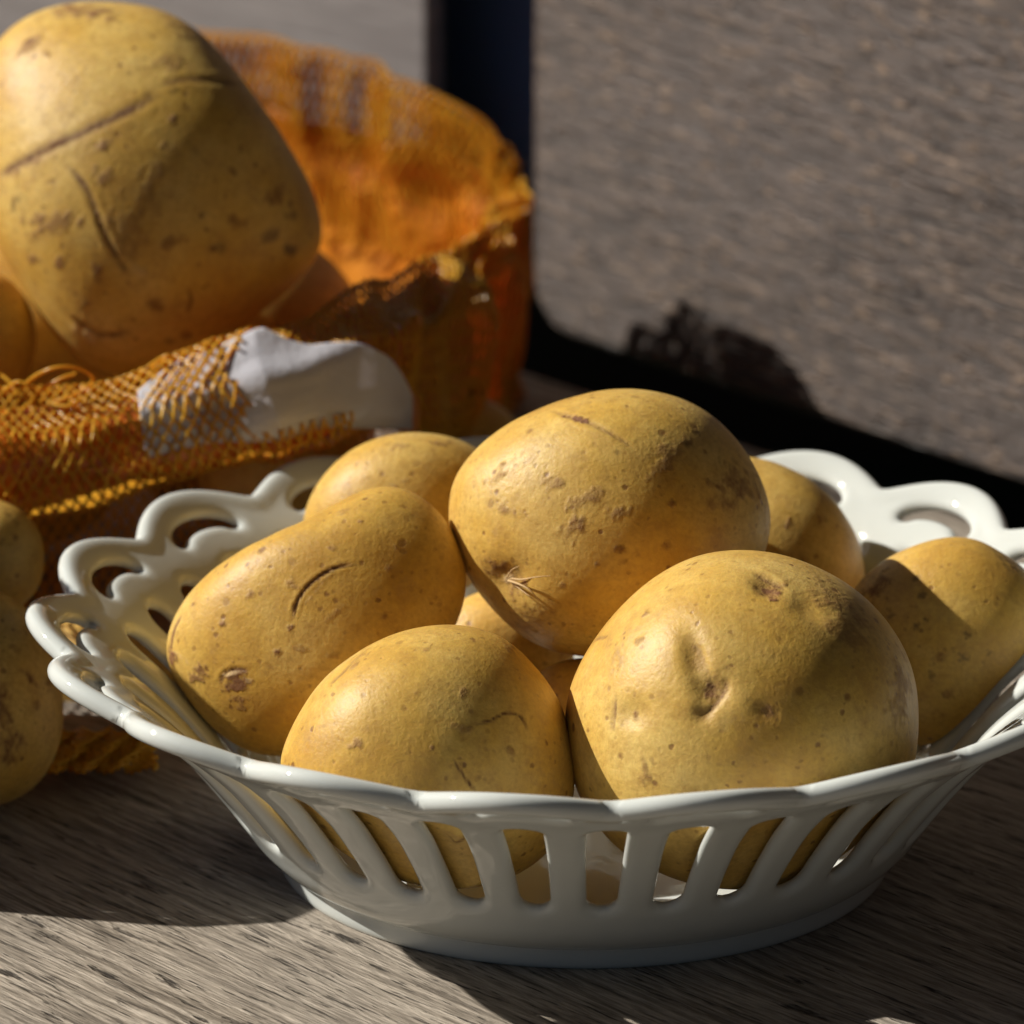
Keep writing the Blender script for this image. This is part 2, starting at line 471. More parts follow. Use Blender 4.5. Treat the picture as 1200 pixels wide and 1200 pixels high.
def bowl_sector():
    S0, S1 = s_of_r(.0816), s_of_r(.1072)
    rr = lambda s: np.interp(s, PS, PROF[:, 0])
    # slots are laid out in (phi * r, s)
    def slot(phi):
        pts = []
        h0, h1 = .0034, .0045
        for a in np.linspace(180, 360, 10): pts.append((h0 * math.cos(R(a)), S0 + h0 * 1.0 + h0 * 1.0 * math.sin(R(a))))
        for a in np.linspace(0, 180, 10): pts.append((h1 * math.cos(R(a)), S1 - h1 * .9 + h1 * .9 * math.sin(R(a))))
        P = resample(chaikin(np.array(pts), 1), 64)
        P[:, 0] += phi * rr(P[:, 1])
        return P
    sc0 = S_L - .0084
    up = [(.0112 * math.cos(R(a)), sc0 - .0062 + .0060 * math.sin(R(a))) for a in np.linspace(0, 180, 14)]
    lo = [(-.0108, sc0 - .0072), (-.0094, sc0 - .0076)] + [(-.0078 * math.cos(R(a)), sc0 - .0074 + .0028 * math.sin(R(a))) for a in np.linspace(8, 172, 9)] + [(.0094, sc0 - .0076), (.0108, sc0 - .0072)]
    cres = resample(chaikin(np.array(up + lo), 2), 64)
    holes = [slot(0.0), slot(STEP / 2), cres]
    # sector outline
    k1, k2 = S1 + .0008, S1 + .0060
    def phiL(s): return -STEP / 4 - STEP / 4 * np.clip((s - k1) / (k2 - k1), 0, 1)
    ss = np.r_[np.arange(0, S_N - .0030, .0010), S_N - np.array([.0030, .0021, .0013, .0006, .00015, 0.0])]
    left = np.c_[phiL(ss) * rr(ss), ss]
    right = np.c_[(phiL(ss) + STEP) * rr(ss), ss]
    ph = np.linspace(-STEP / 2, STEP / 2, 49)
    rim = np.c_[ph * rr(rim_s(ph)), rim_s(ph)]
    nb = 17
    bot = np.c_[np.linspace(left[0, 0], right[0, 0], nb), np.zeros(nb)]
    outline = np.vstack([bot[:-1], right[:-1], rim[::-1][:-1], left[::-1][:-1]])
    outline = outline[np.r_[True, np.hypot(*np.diff(outline, axis=0).T) > 1e-7]]
    rings = []
    for hp in holes:
        for d in (.00012, .00045, .0010, .0017, .0026):
            rings.append(loop_offset(hp, d))
    for d in (.00015, .0006, .0013, .0021, .0030, .0041, .0054):
        T = np.gradient(rim, axis=0); T /= np.linalg.norm(T, axis=1)[:, None]
        rings.append((rim + np.c_[T[:, 1], -T[:, 0]] * d)[2:-2])
    gx, gy = np.meshgrid(np.arange(-.024, .046, .0013), np.arange(.0007, S_L, .00115))
    gx = gx + (np.arange(gx.shape[0]) % 2)[:, None] * .00065
    grid = np.c_[gx.ravel(), gy.ravel()]
    hA = np.vstack(holes); hB = np.vstack([np.roll(h, -1, 0) for h in holes])
    def hd(P):
        d = seg_dist(P, hA, hB)
        # the neighbouring sectors' slots
        for sh in (-STEP, STEP):
            for hp in holes[:2]:
                q = hp.copy(); q[:, 0] += sh * rr(q[:, 1])
                d = np.minimum(d, seg_dist(P, q, np.roll(q, -1, 0)))
        return d
    rimA = rim[:-1]; rimB = rim[1:]
    def rdist(P):
        d = seg_dist(P, rimA, rimB)
        for sh in (-STEP, STEP):
            q = np.c_[(ph + sh) * rr(rim_s(ph)), rim_s(ph)]
            d = np.minimum(d, seg_dist(P, q[:-1], q[1:]))
        return d
    inh = lambda P: np.any([inside(P, h) for h in holes], axis=0)
    oD = lambda P: seg_dist(P, outline, np.roll(outline, -1, 0))
    RG = np.vstack(rings)
    ok = inside(RG, outline) & ~inh(RG) & (oD(RG) > .00010)
    dh = hd(RG)
    RG = RG[ok & (dh > .00008)]
    gk = inside(grid, outline) & ~inh(grid) & (oD(grid) > .0005)
    grid = grid[gk]
    grid = grid[(hd(grid) > .0030) & (rdist(grid) > .0058)]
    # thin ring points that crowd each other
    keep = []; cell = {}
    for i, p in enumerate(RG):
        k = (int(p[0] / .00022), int(p[1] / .00022))
        if any((k[0] + a, k[1] + b) in cell and np.hypot(*(RG[cell[(k[0] + a, k[1] + b)]] - p)) < .00011 for a in (-1, 0, 1) for b in (-1, 0, 1)):
            continue
        cell[k] = i; keep.append(i)
    RG = RG[keep]
    n0 = len(outline); pts = [outline]; edges = [(i, (i + 1) % n0) for i in range(n0)]; n = n0
    for h in holes:
        pts.append(h); edges += [(n + i, n + (i + 1) % len(h)) for i in range(len(h))]; n += len(h)
    P = np.vstack(pts + [RG, grid])
    S = 1000.0
    res = geometry.delaunay_2d_cdt([Vector((float(a) * S, float(b) * S)) for a, b in P], edges, [], 0, 1e-5)
    V = np.array([(v.x, v.y) for v in res[0]]) / S
    Fc = np.array([f for f in res[2] if len(f) == 3])
    cen = V[Fc].mean(1)
    good = inside(cen, outline) & ~inh(cen)
    Fc = Fc[good]
    dH = hd(V); dR = rdist(V)
    return V, Fc, dH, dR, bot

def half_thick(s, dH, dR):
    base = .00185
    bead = .0023
    b = np.where(dR < bead, bead * np.sqrt(np.clip(1 - (1 - np.minimum(dR / bead, 1)) ** 2, 0, 1)), bead)
    k = np.clip((dR - .0032) / .0036, 0, 1); k = k * k * (3 - 2 * k)
    h = b * (1 - k) + base * k
    rd = .0026
    q = np.clip(dH / rd, 0, 1)
    return h * np.sqrt(np.clip(1 - (1 - q) ** 2, 0, 1))

def make_bowl():
    V, Fc, dH, dR, bot = bowl_sector()
    dH = np.where(dH < 4e-6, 0, dH); dR = np.where(dR < 4e-6, 0, dR)
    r, z, nr, nz = prof_at(V[:, 1])
    phi = V[:, 0] / r
    h = half_thick(V[:, 1], dH, dR)
    verts, faces = [], []
    ph0 = R(8.0)
    def place(rad, zz, ang):
        t = ang + ph0
        return np.c_[-rad * np.sin(t), -RATIO * rad * np.cos(t), zz]
    for k in range(NL):
        a = phi + k * STEP
        base = sum(len(x) for x in verts)
        verts.append(place(r + nr * h, z + nz * h, a))
        verts.append(place(r - nr * h, z - nz * h, a))
        n = len(V)
        faces.append(np.c_[Fc[:, 0], Fc[:, 1], Fc[:, 2]] + base)
        faces.append(np.c_[Fc[:, 2], Fc[:, 1], Fc[:, 0]] + base + n)
    # floor disc, joined to the bottom row of the openwork
    nb = len(bot) - 1
    angs = np.concatenate([bot[:-1, 0] / PROF[0, 0] + k * STEP for k in range(NL)])
    r0, z0, nr0, nz0 = [float(x) for x in prof_at(np.array(0.0))]
    hb = .00185
    for sgn in (1, -1):
        rads = [r0 + sgn * nr0 * hb, .060, .052, .036, .016, .004]
        zs = [z0 + sgn * nz0 * hb] + [q + sgn * hb for q in (-.0010, -.0018, -.0020, -.0020, -.0020)]
        base = sum(len(x) for x in verts); m = len(angs)
        for q, zz in zip(rads, zs): verts.append(place(np.full(m, q), np.full(m, zz), angs))
        ff = []
        for i in range(len(rads) - 1):
            for j in range(m):
                q = [base + i * m + j, base + i * m + (j + 1) % m, base + (i + 1) * m + (j + 1) % m, base + (i + 1) * m + j]
                ff.append(q if sgn < 0 else q[::-1])
        faces.append(np.array(ff)); 
        faces.append(np.array([[base + (len(rads) - 1) * m + j for j in (range(m) if sgn < 0 else range(m - 1, -1, -1))]]))
    VV = np.vstack(verts)
    fl = [tuple(f) for blk in faces for f in blk]
    root = tag(empty('porcelain_bowl', (0, 0, 0)), 'white openwork porcelain bowl with scalloped rim, heaped with potatoes on the bench', 'bowl')
    o = mesh_obj('openwork_body', VV, fl, PORCELAIN, root)
    bm = bmesh.new(); bm.from_mesh(o.data)
    bmesh.ops.remove_doubles(bm, verts=bm.verts, dist=1.2e-5)
    bmesh.ops.recalc_face_normals(bm, faces=bm.faces)
    bm.to_mesh(o.data); bm.free()
    # foot ring
    fp = catmull([(.0660, .0030), (.0722, .0036), (.0730, .0026), (.0720, .0014), (.0715, -.0002), (.0711, -.0028), (.0703, -.0041), (.0688, -.0042), (.0674, -.0034), (.0668, .0010)], 5)
    m = 216; vs = []; fs = []
    for q, zz in fp:
        for j in range(m):
            t = 2 * math.pi * j / m
            vs.append((-q * math.sin(t), -RATIO * q * math.cos(t), zz))
    for i in range(len(fp) - 1):
        for j in range(m):
            fs.append((i * m + j, (i + 1) * m + j, (i + 1) * m + (j + 1) % m, i * m + (j + 1) % m))
    f = mesh_obj('foot_ring', vs, fs, PORCELAIN, root)
    bm = bmesh.new(); bm.from_mesh(f.data); bmesh.ops.recalc_face_normals(bm, faces=bm.faces); bm.to_mesh(f.data); bm.free()
    return root
bowl = make_bowl()

# ------------------------------------------------------------------ potatoes
ICO = {}
def ico(n):
    if n not in ICO:
        bm = bmesh.new(); bmesh.ops.create_icosphere(bm, subdivisions=n, radius=1.0)
        bm.verts.ensure_lookup_table()
        ICO[n] = (np.array([v.co[:] for v in bm.verts]), [tuple(v.index for v in f.verts) for f in bm.faces]); bm.free()
    return ICO[n]

def poly_dist(U, W, line):
    L = np.array(line, float); P = np.c_[U, W]
    best = np.full(len(P), 1e9); tt = np.zeros(len(P)); side = np.zeros(len(P))
    tot = len(L) - 1
    for i in range(tot):
        a, b = L[i], L[i + 1]; d = b - a
        t = np.clip(((P - a) @ d) / (d @ d), 0, 1)
        q = P - a - t[:, None] * d; dd = np.hypot(q[:, 0], q[:, 1])
        k = dd < best
        best[k] = dd[k]; tt[k] = (i + t[k]) / tot
        side[k] = np.sign(d[0] * q[k, 1] - d[1] * q[k, 0])
    return best, tt, side

def smooth_line(pts, n=8):
    return catmull(pts, n)

def potato(label, u, v, y, a, b, tilt=0, c=1.0, seed=1, lump=.05, sub=6, square=2.15, bend=0.0, taper=0.0, yaw=0.0, outline=None, feats=(), m=None, group=None, name='potato', in_bowl=True):
    """ellipsoid-like tuber: image centre u, v at depth y; half axes a, b in photo pixels, tilt in degrees
    anticlockwise, c = depth half axis relative to b; lump = low relief; feats = marks on the visible side"""
    S, faces = ico(sub)
    C = at(u, v, y)
    px = ((C - CAM) @ FWD) / F
    P = S.copy()
    # slightly boxy ellipsoid
    nrm = (np.abs(P) ** square).sum(1) ** (1 / square)
    P = P / nrm[:, None]
    lo = vnoise(S, 1.9, seed) * lump + vnoise(S, 4.2, seed + 50) * lump * .40 + vnoise(S, 11, seed + 90) * lump * .06
    P = P * (1 + lo)[:, None]
    X = P[:, 0] * a; Y = P[:, 1] * b; Z = P[:, 2] * b * c
    if outline is not None:                           # the tuber's own irregular silhouette as seen from the bench's front
        O = np.array(outline, float) - [u, v]; O[:, 1] *= -1
        oa = np.arctan2(O[:, 1], O[:, 0]); orad = np.hypot(O[:, 0], O[:, 1]); k = np.argsort(oa)
        q = np.linspace(-math.pi, math.pi, 721)
        rr = np.interp(q, np.r_[oa[k] - 2 * math.pi, oa[k], oa[k] + 2 * math.pi], np.tile(orad[k], 3))
        ker = np.exp(-np.linspace(-2.2, 2.2, 61) ** 2); ker /= ker.sum()
        rr = np.convolve(np.r_[rr[-31:-1], rr, rr[1:31]], ker, 'valid')
        th_ = np.arctan2(S[:, 1], S[:, 0]); rho = np.hypot(S[:, 0], S[:, 1])
        Rm = rr.mean(); w = np.clip(rho, 0, 1) ** 3.0
        Rt = (1 - w) * Rm + w * np.interp(th_, q, rr)
        m_ = 1 + lo * (1 - w * .75)
        # fuller than a sphere in depth, so that the flanks stay round
        X = rho * Rt * np.cos(th_) * m_; Y = rho * Rt * np.sin(th_) * m_
        Z = S[:, 2] * b * c * (1 + .10 * rho ** 2) * m_
    if taper:
        k = 1 + taper * P[:, 0]
        Y = Y * k; Z = Z * k
    if bend:
        Y = Y + bend * b * (P[:, 0] ** 2 - .35)
    Z = Z - yaw * X
    th = R(tilt)
    PX = X * math.cos(th) - Y * math.sin(th); PY = X * math.sin(th) + Y * math.cos(th)
    L = (PX[:, None] * RIGHT + PY[:, None] * UP - Z[:, None] * FWD) * px
    W = L + C
    U, Vv = project(W)
    me = bpy.data.meshes.new(name)
    me.from_pydata([tuple(p) for p in L.tolist()], [], faces); me.update()
    N = np.zeros(len(L) * 3, np.float32); me.vertices.foreach_get('normal', N) if False else me.vertex_normals.foreach_get('vector', N)
    N = N.reshape(-1, 3)
    view = CAM - W; view /= np.linalg.norm(view, axis=1)[:, None]
    facing = (N * view).sum(1)
    fm = np.clip((facing - .02) / .12, 0, 1)
    scar = np.zeros(len(L)); dark = np.zeros(len(L)); pale = np.zeros(len(L)); disp = np.zeros(len(L))
    jit = vnoise(S, 45, seed + 7)
    jit2 = vnoise(S, 110, seed + 8)
    for f in feats:
        k = f[0]
        if k in ('dent', 'patch', 'dark', 'pale'):
            _, fu, fv, rx, ry, rot, amt, col = f
            q = R(rot); dx = U - fu; dy = -(Vv - fv)
            ex = (dx * math.cos(q) + dy * math.sin(q)) / rx; ey = (-dx * math.sin(q) + dy * math.cos(q)) / ry
            d = np.hypot(ex, ey)
            if k == 'dent':
                g = np.exp(-d ** 2 * 1.4) * fm
                disp -= g * amt * px
                scar = np.maximum(scar, np.exp(-d ** 2 * 2.2) * fm * col)
            else:
                e = d + jit * .42 + jit2 * .38
                g = np.clip((1.15 - e) / .85, 0, 1) * fm
                g = g * g * (3 - 2 * g)
                if k == 'patch': scar = np.maximum(scar, g * col)
                if k == 'dark': dark = np.maximum(dark, g * col)
                if k == 'pale': pale = np.maximum(pale, g * col)
                disp += g * amt * .35 * px
        elif k == 'groove':
            _, line, wd, dep, col = f
            d, t, s = poly_dist(U, Vv, smooth_line(line))
            en = np.clip(np.minimum(t, 1 - t) * 6, 0, 1)
            wd = wd * .8
            wv = wd * (.5 + .5 * en) * (1 + jit2 * .10)
            g = np.exp(-(d / wv) ** 2) * fm * en
            disp -= g * dep * .38 * px
            disp += np.exp(-((d - wd * 2.0) / (wd * 1.1)) ** 2) * fm * en * dep * .16 * px
            scar = np.maximum(scar, np.exp(-(d / (wv * .9)) ** 2) * fm * en * col)
            dark = np.maximum(dark, np.exp(-(d / (wv * .55)) ** 2) * fm * en * col * .5)
    L2 = L + N * disp[:, None]
    if in_bowl:                                       # rests against the glazed wall instead of cutting through it
        for _ in range(2):
            W2 = L2 + C
            r = np.hypot(W2[:, 0], W2[:, 1] / RATIO) + 1e-9
            zi = np.interp(r, np.r_[0, .036, .052, .060, PROF[:, 0]], np.r_[-.0020, -.0020, -.0020, -.0020, PROF[:, 1]])
            s_ = np.interp(r, PROF[:, 0], PS)
            _, _, nr, nz = prof_at(s_)
            nr = np.where(r < PROF[0, 0], 0, nr); nz = np.where(r < PROF[0, 0], 1, nz)
            pen = np.clip((zi - W2[:, 2]) * nz + .0024, 0, .03) * (r < .125)
            L2 = L2 + np.c_[nr * pen * W2[:, 0] / r, nr * pen * W2[:, 1] / r, nz * pen]
    me.vertices.foreach_set('co', L2.astype(np.float32).ravel())
    me.update()
    me.polygons.foreach_set('use_smooth', [True] * len(me.polygons))
    for nm, arr in (('scar', scar), ('dark', dark), ('pale', pale)):
        at_ = me.attributes.new(nm, 'FLOAT', 'POINT'); at_.data.foreach_set('value', arr.astype(np.float32))
    me.materials.append(m or SKIN)
    o = bpy.data.objects.new(name, me); COL.objects.link(o)
    o.location = C
    tag(o, label, 'potato', group or 'potatoes heaped in the bowl')
    return o

top = potato('large potato crowning the heap in the bowl, with a sprouting eye at its lower left',
    682, 608, 0.020, 118, 118, 0, .90, 3, .030, 7, outline=[(548,600),(550.5,576),(566,553),(587,534),(619,516),(652,504),(689,497.5),(722,500.5),(750,510),(773,526),(794,551),(808,579),(814,604),(812,621),(800,653),(775,683),(740,704),(700,716),(654,720),(633,716),(610,705),(591,688),(573,667),(556,639),(549,618)], feats=[
    ('patch', 589, 569, 9, 6, 20, 0.3, .55), ('patch', 632, 577, 12, 7, 10, 0.3, .35), ('patch', 592, 598, 10, 6, -20, .2, .4),
    ('patch', 660, 590, 16, 8, 35, .4, .45), ('patch', 650, 612, 14, 8, 45, .4, .5), ('patch', 690, 600, 12, 6, 10, .4, .5),
    ('patch', 725, 562, 22, 9, 40, .5, .42), ('patch', 735, 545, 22, 7, 30, .4, .35), ('patch', 785, 575, 20, 14, -30, .1, .45), ('patch', 775, 592, 12, 8, 0, .1, .4),
    ('patch', 615, 690, 20, 14, 30, .2, .28), ('patch', 595, 520, 10, 5, 0, .2, .3),
    ('dark', 745, 545, 5, 3.5, -30, -.6, .65), ('dark', 753, 535, 4, 3, 0, -.4, .55), ('dark', 687, 550, 3.5, 3, 0, -.3, .55), ('dark', 680, 571, 3.5, 3, 0, 0, .4), ('dark', 657, 608, 3, 2.2, 0, 0, .4),
    ('groove', [(628, 515), (648, 521), (668, 528), (690, 540), (702, 549)], 2.6, 2.2, .35),
    ('groove', [(705, 560), (722, 549), (742, 540)], 1.4, .5, .2),
    ('patch', 650, 521, 9, 2.6, -12, -.8, .9), ('patch', 661, 524, 5, 2, -10, .3, .8),
    ('dent', 596, 656, 20, 17, 0, 7, .35), ('patch', 588, 648, 17, 8, -35, .4, .5), ('patch', 600, 662, 13, 10, -30, .4, .55), ('pale', 594, 657, 6, 4.5, 10, 1.6, .75),
    ('dark', 566, 660, 3.5, 2, -60, -.3, .7), ('dark', 600, 650, 4, 3, 0, -.8, .5),
    ('patch', 690, 632, 5, 4, 0, 0, .5), ('patch', 694, 640, 4, 3.5, 0, 0, .55), ('patch', 728, 627, 4, 5, 0, 0, .5), ('patch', 733, 592, 4, 4, 0, 0, .5), ('patch', 671, 643, 3, 3, 0, 0, .5), ('patch', 643, 660, 4, 3, -30, 0, .4)])

potato('plump potato at the right front of the bowl with a deep pitted eye',
    791, 772, -0.049, 143, 143, 0, 1.0, 11, .028, 7, 2.2, outline=[(644.5,777),(646,755),(655,730),(672,702),(695,675),(722,652),(752,637),(785,632),(820,635),(852,646),(885,665),(910,690),(927,717),(935,742),(937,770),(936,795),(925,835),(900,870),(860,898),(810,911),(765,911),(720,897),(690,880),(665,850),(654,830),(647,800)], feats=[
    ('dent', 752, 722, 12, 26, 12, 7, .30), ('dent', 768, 748, 15, 15, 20, 8, .45), ('dent', 759, 768, 10, 9, 0, 4, .3),
    ('groove', [(779, 735), (776, 748), (768, 760), (759, 770)], 3.2, 3.5, .55), ('groove', [(748, 706), (756, 716), (761, 730), (767, 742)], 3.0, 2.5, .3),
    ('patch', 755, 716, 9, 12, 10, 0, .35), ('patch', 767, 748, 11, 12, 20, .4, .55),
    ('dent', 812, 662, 15, 9, -25, 6, .5), ('groove', [(800, 650), (815, 656), (828, 664)], 2.6, 3, .5), ('patch', 815, 664, 12, 7, -25, .2, .75), ('dent', 845, 678, 22, 11, -38, 4, .0),
    ('dent', 810, 766, 13, 8, -25, 2.0, .30), ('patch', 810, 765, 9, 6, -30, .1, .5), ('groove', [(820, 755), (820, 768), (818, 776)], 1.4, 1.0, .3),
    ('dent', 700, 768, 17, 14, 0, 4.0, .12), ('groove', [(686, 752), (684, 770), (683, 784)], 2.0, 2.0, .45), ('patch', 700, 770, 3, 5, 0, 0, .6), ('patch', 710, 812, 4, 16, 8, .2, .4),
    ('groove', [(710, 805), (713, 816), (718, 828)], 1.4, 1.0, .45), ('groove', [(665, 708), (672, 705), (680, 703)], 1.6, 1.2, .45),
    ('patch', 870, 676, 26, 12, -35, .2, .35), ('patch', 880, 700, 22, 14, -40, .2, .3), ('patch', 922, 750, 9, 34, -5, .3, .38),
    ('patch', 711, 684, 4, 3, 45, .2, .6), ('patch', 690, 720, 8, 8, 0, .1, .2), ('patch', 706, 706, 4, 2.5, 45, 0, .45)])

potato('smooth rounded potato at the front of the bowl, left, with a thin curved scratch',
    529, 802, -0.055, 115, 115, 0, .96, 23, .026, 7, outline=[(407,804),(413,789),(426,763),(443,739),(465,721),(491,705.6),(519,696),(547,693),(573,696),(595,705.6),(612,721),(627.5,739),(640.5,759),(647,782.5),(651,806),(652,828),(645,860),(628,885),(600,903),(565,912),(525,910),(485,898),(450,878),(425,852),(410,828)], feats=[
    ('groove', [(565, 776), (580, 774), (595, 767), (607, 770), (615, 784)], 1.5, 1.6, .75), ('groove', [(551, 803), (557, 815), (565, 826), (570, 832)], 1.6, 1.5, .7),
    ('patch', 560, 780, 10, 5, 10, .1, .35), ('groove', [(448, 744), (460, 733), (470, 722)], 1.6, 1.2, .35), ('patch', 472, 722, 14, 3, 42, .2, .3),
    ('patch', 527, 713, 6, 2.5, 5, .1, .45), ('patch', 470, 793, 7, 4, 20, .2, .5), ('patch', 520, 751, 3.5, 3, 0, .1, .6), ('patch', 560, 749, 4, 4.5, 0, .1, .5), ('patch', 598, 714, 8, 3, -40, .2, .3),
    ('dark', 450, 744, 2, 1.6, 0, 0, .7), ('patch', 533, 796, 3, 3, 0, 0, .65), ('patch', 600, 799, 4, 4, 0, 0, .4), ('groove', [(545, 870), (552, 880), (566, 862)], 1.6, 1.3, .5)])

potato('long kidney-shaped potato at the left of the bowl with a curved crack',
    432, 692, 0.010, 110, 100, 0, .72, 31, .022, 7, yaw=-.14, outline=[(311,714),(313.5,700),(322.5,680),(340.5,658),(367.5,637.5),(397,622),(426,609),(453,595),(471,584),(493.5,577.5),(511.5,580),(529.5,590),(546,608),(558,632),(563,657),(556,688),(534,722),(500,754),(465,780),(430,798),(407,804),(374,796),(352,780),(329,757),(316,736)], feats=[
    ('groove', [(417, 693), (421, 676), (430, 662), (444, 651), (458, 645), (472, 643)], 1.9, 2.6, .8), ('pale', 440, 662, 1.5, 18, -40, .6, .35),
    ('patch', 417, 696, 3, 3, 0, .2, .8), ('patch', 372, 742, 11, 15, -8, -.9, .72), ('groove', [(357, 744), (361, 735), (370, 731), (384, 732)], 2.4, 2.4, .6), ('pale', 367, 734, 10, 2, 12, .9, .6), ('pale', 382, 740, 2.5, 4, 0, .8, .5),
    ('patch', 376, 757, 5, 7, -10, -.5, .55), ('groove', [(326, 685), (319, 700), (316, 720)], 1.5, 1.4, .7), ('patch', 317, 722, 5, 6, 0, .2, .75), ('patch', 340, 733, 9, 7, 20, .3, .55), ('pale', 328, 722, 8, 2, -40, .6, .4),
    ('patch', 416, 660, 6, 5, 30, .2, .35), ('patch', 453, 684, 12, 3, 40, .1, .3), ('patch', 425, 714, 8, 3, -20, 0, .5), ('patch', 404, 717, 3.5, 3, 0, 0, .6), ('patch', 452, 720, 6, 3, 20, 0, .45),
    ('patch', 503, 629, 3.5, 3.5, 0, .1, .65), ('patch', 498, 647, 4, 3, 0, .1, .6), ('patch', 450, 630, 3, 3.5, 0, .1, .5), ('patch', 460, 600, 6, 3, 40, .2, .3), ('patch', 384, 667, 4, 4, 0, .1, .4), ('patch', 474, 608, 4, 2, 0, .1, .45), ('patch', 360, 692, 3, 3, 0, .1, .5), ('patch', 495, 686, 3, 3, 0, 0, .6)])

potato('pale potato at the back of the bowl, left, half hidden behind the top one',
    512, 606, 0.064, 80, 74, 0, .85, 41, .03, 6, outline=[(426,610),(430,593),(443,571),(460,554),(484,541),(508,535),(532,535),(558,541),(582,556),(596,580),(598,606),(588,640),(550,668),(500,674),(455,664),(432,640)], feats=[('patch', 540, 543, 8, 3, -5, .2, .5), ('patch', 505, 545, 10, 4, 0, .2, .3), ('patch', 500, 580, 4, 3, 0, .1, .5), ('patch', 510, 574, 5, 2, 20, .1, .4)])
potato('shaded potato at the back of the bowl, right, peeping out behind the top one',
    818, 634, 0.060, 78, 78, 0, .85, 47, .03, 6, outline=[(790,553),(806,556),(832,565),(856,580),(876,603),(889,630),(893,655),(888,680),(860,705),(812,713),(767,702),(742,668),(738,622),(755,577),(772,560)], feats=[('patch', 858, 606, 4, 3, -30, .1, .5), ('patch', 830, 610, 5, 4, 0, .1, .5), ('patch', 842, 640, 4, 4, 0, 0, .4)])
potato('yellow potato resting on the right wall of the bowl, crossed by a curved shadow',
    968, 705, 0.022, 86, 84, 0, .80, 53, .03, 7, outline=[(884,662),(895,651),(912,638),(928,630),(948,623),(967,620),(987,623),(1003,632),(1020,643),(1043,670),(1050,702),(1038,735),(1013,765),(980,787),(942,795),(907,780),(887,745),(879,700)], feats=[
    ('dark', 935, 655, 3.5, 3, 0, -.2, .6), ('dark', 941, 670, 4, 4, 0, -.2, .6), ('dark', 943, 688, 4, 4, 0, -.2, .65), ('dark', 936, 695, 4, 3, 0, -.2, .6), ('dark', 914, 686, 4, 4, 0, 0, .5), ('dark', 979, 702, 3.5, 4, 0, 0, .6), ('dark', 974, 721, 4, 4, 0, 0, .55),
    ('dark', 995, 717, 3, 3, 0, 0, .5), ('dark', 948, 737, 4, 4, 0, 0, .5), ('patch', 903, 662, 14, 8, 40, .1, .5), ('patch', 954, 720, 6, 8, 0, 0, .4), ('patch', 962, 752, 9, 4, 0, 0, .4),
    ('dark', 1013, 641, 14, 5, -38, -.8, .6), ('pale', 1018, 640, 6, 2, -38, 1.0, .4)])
potato('potato low in the middle of the bowl, mostly hidden beneath the top one',
    590, 716, 0.034, 64, 52, 20, .8, 61, .03, 5)
potato('hidden low potato added at the left to keep sun off the bowl floor',
    478, 808, -0.024, 62, 56, 0, 1.0, 68, .03, 5)  # hidden, added to stop sun reaching the floor between the tubers
potato('hidden potato added behind the left front one to shade the bowl floor',
    520, 790, -0.012, 66, 62, 0, 1.0, 69, .03, 5)  # hidden too, added to shade the floor seen through the slots
potato('small pale potato deep in the gap between the two front ones',
    660, 772, 0.006, 52, 50, 0, 1.0, 67, .03, 5)

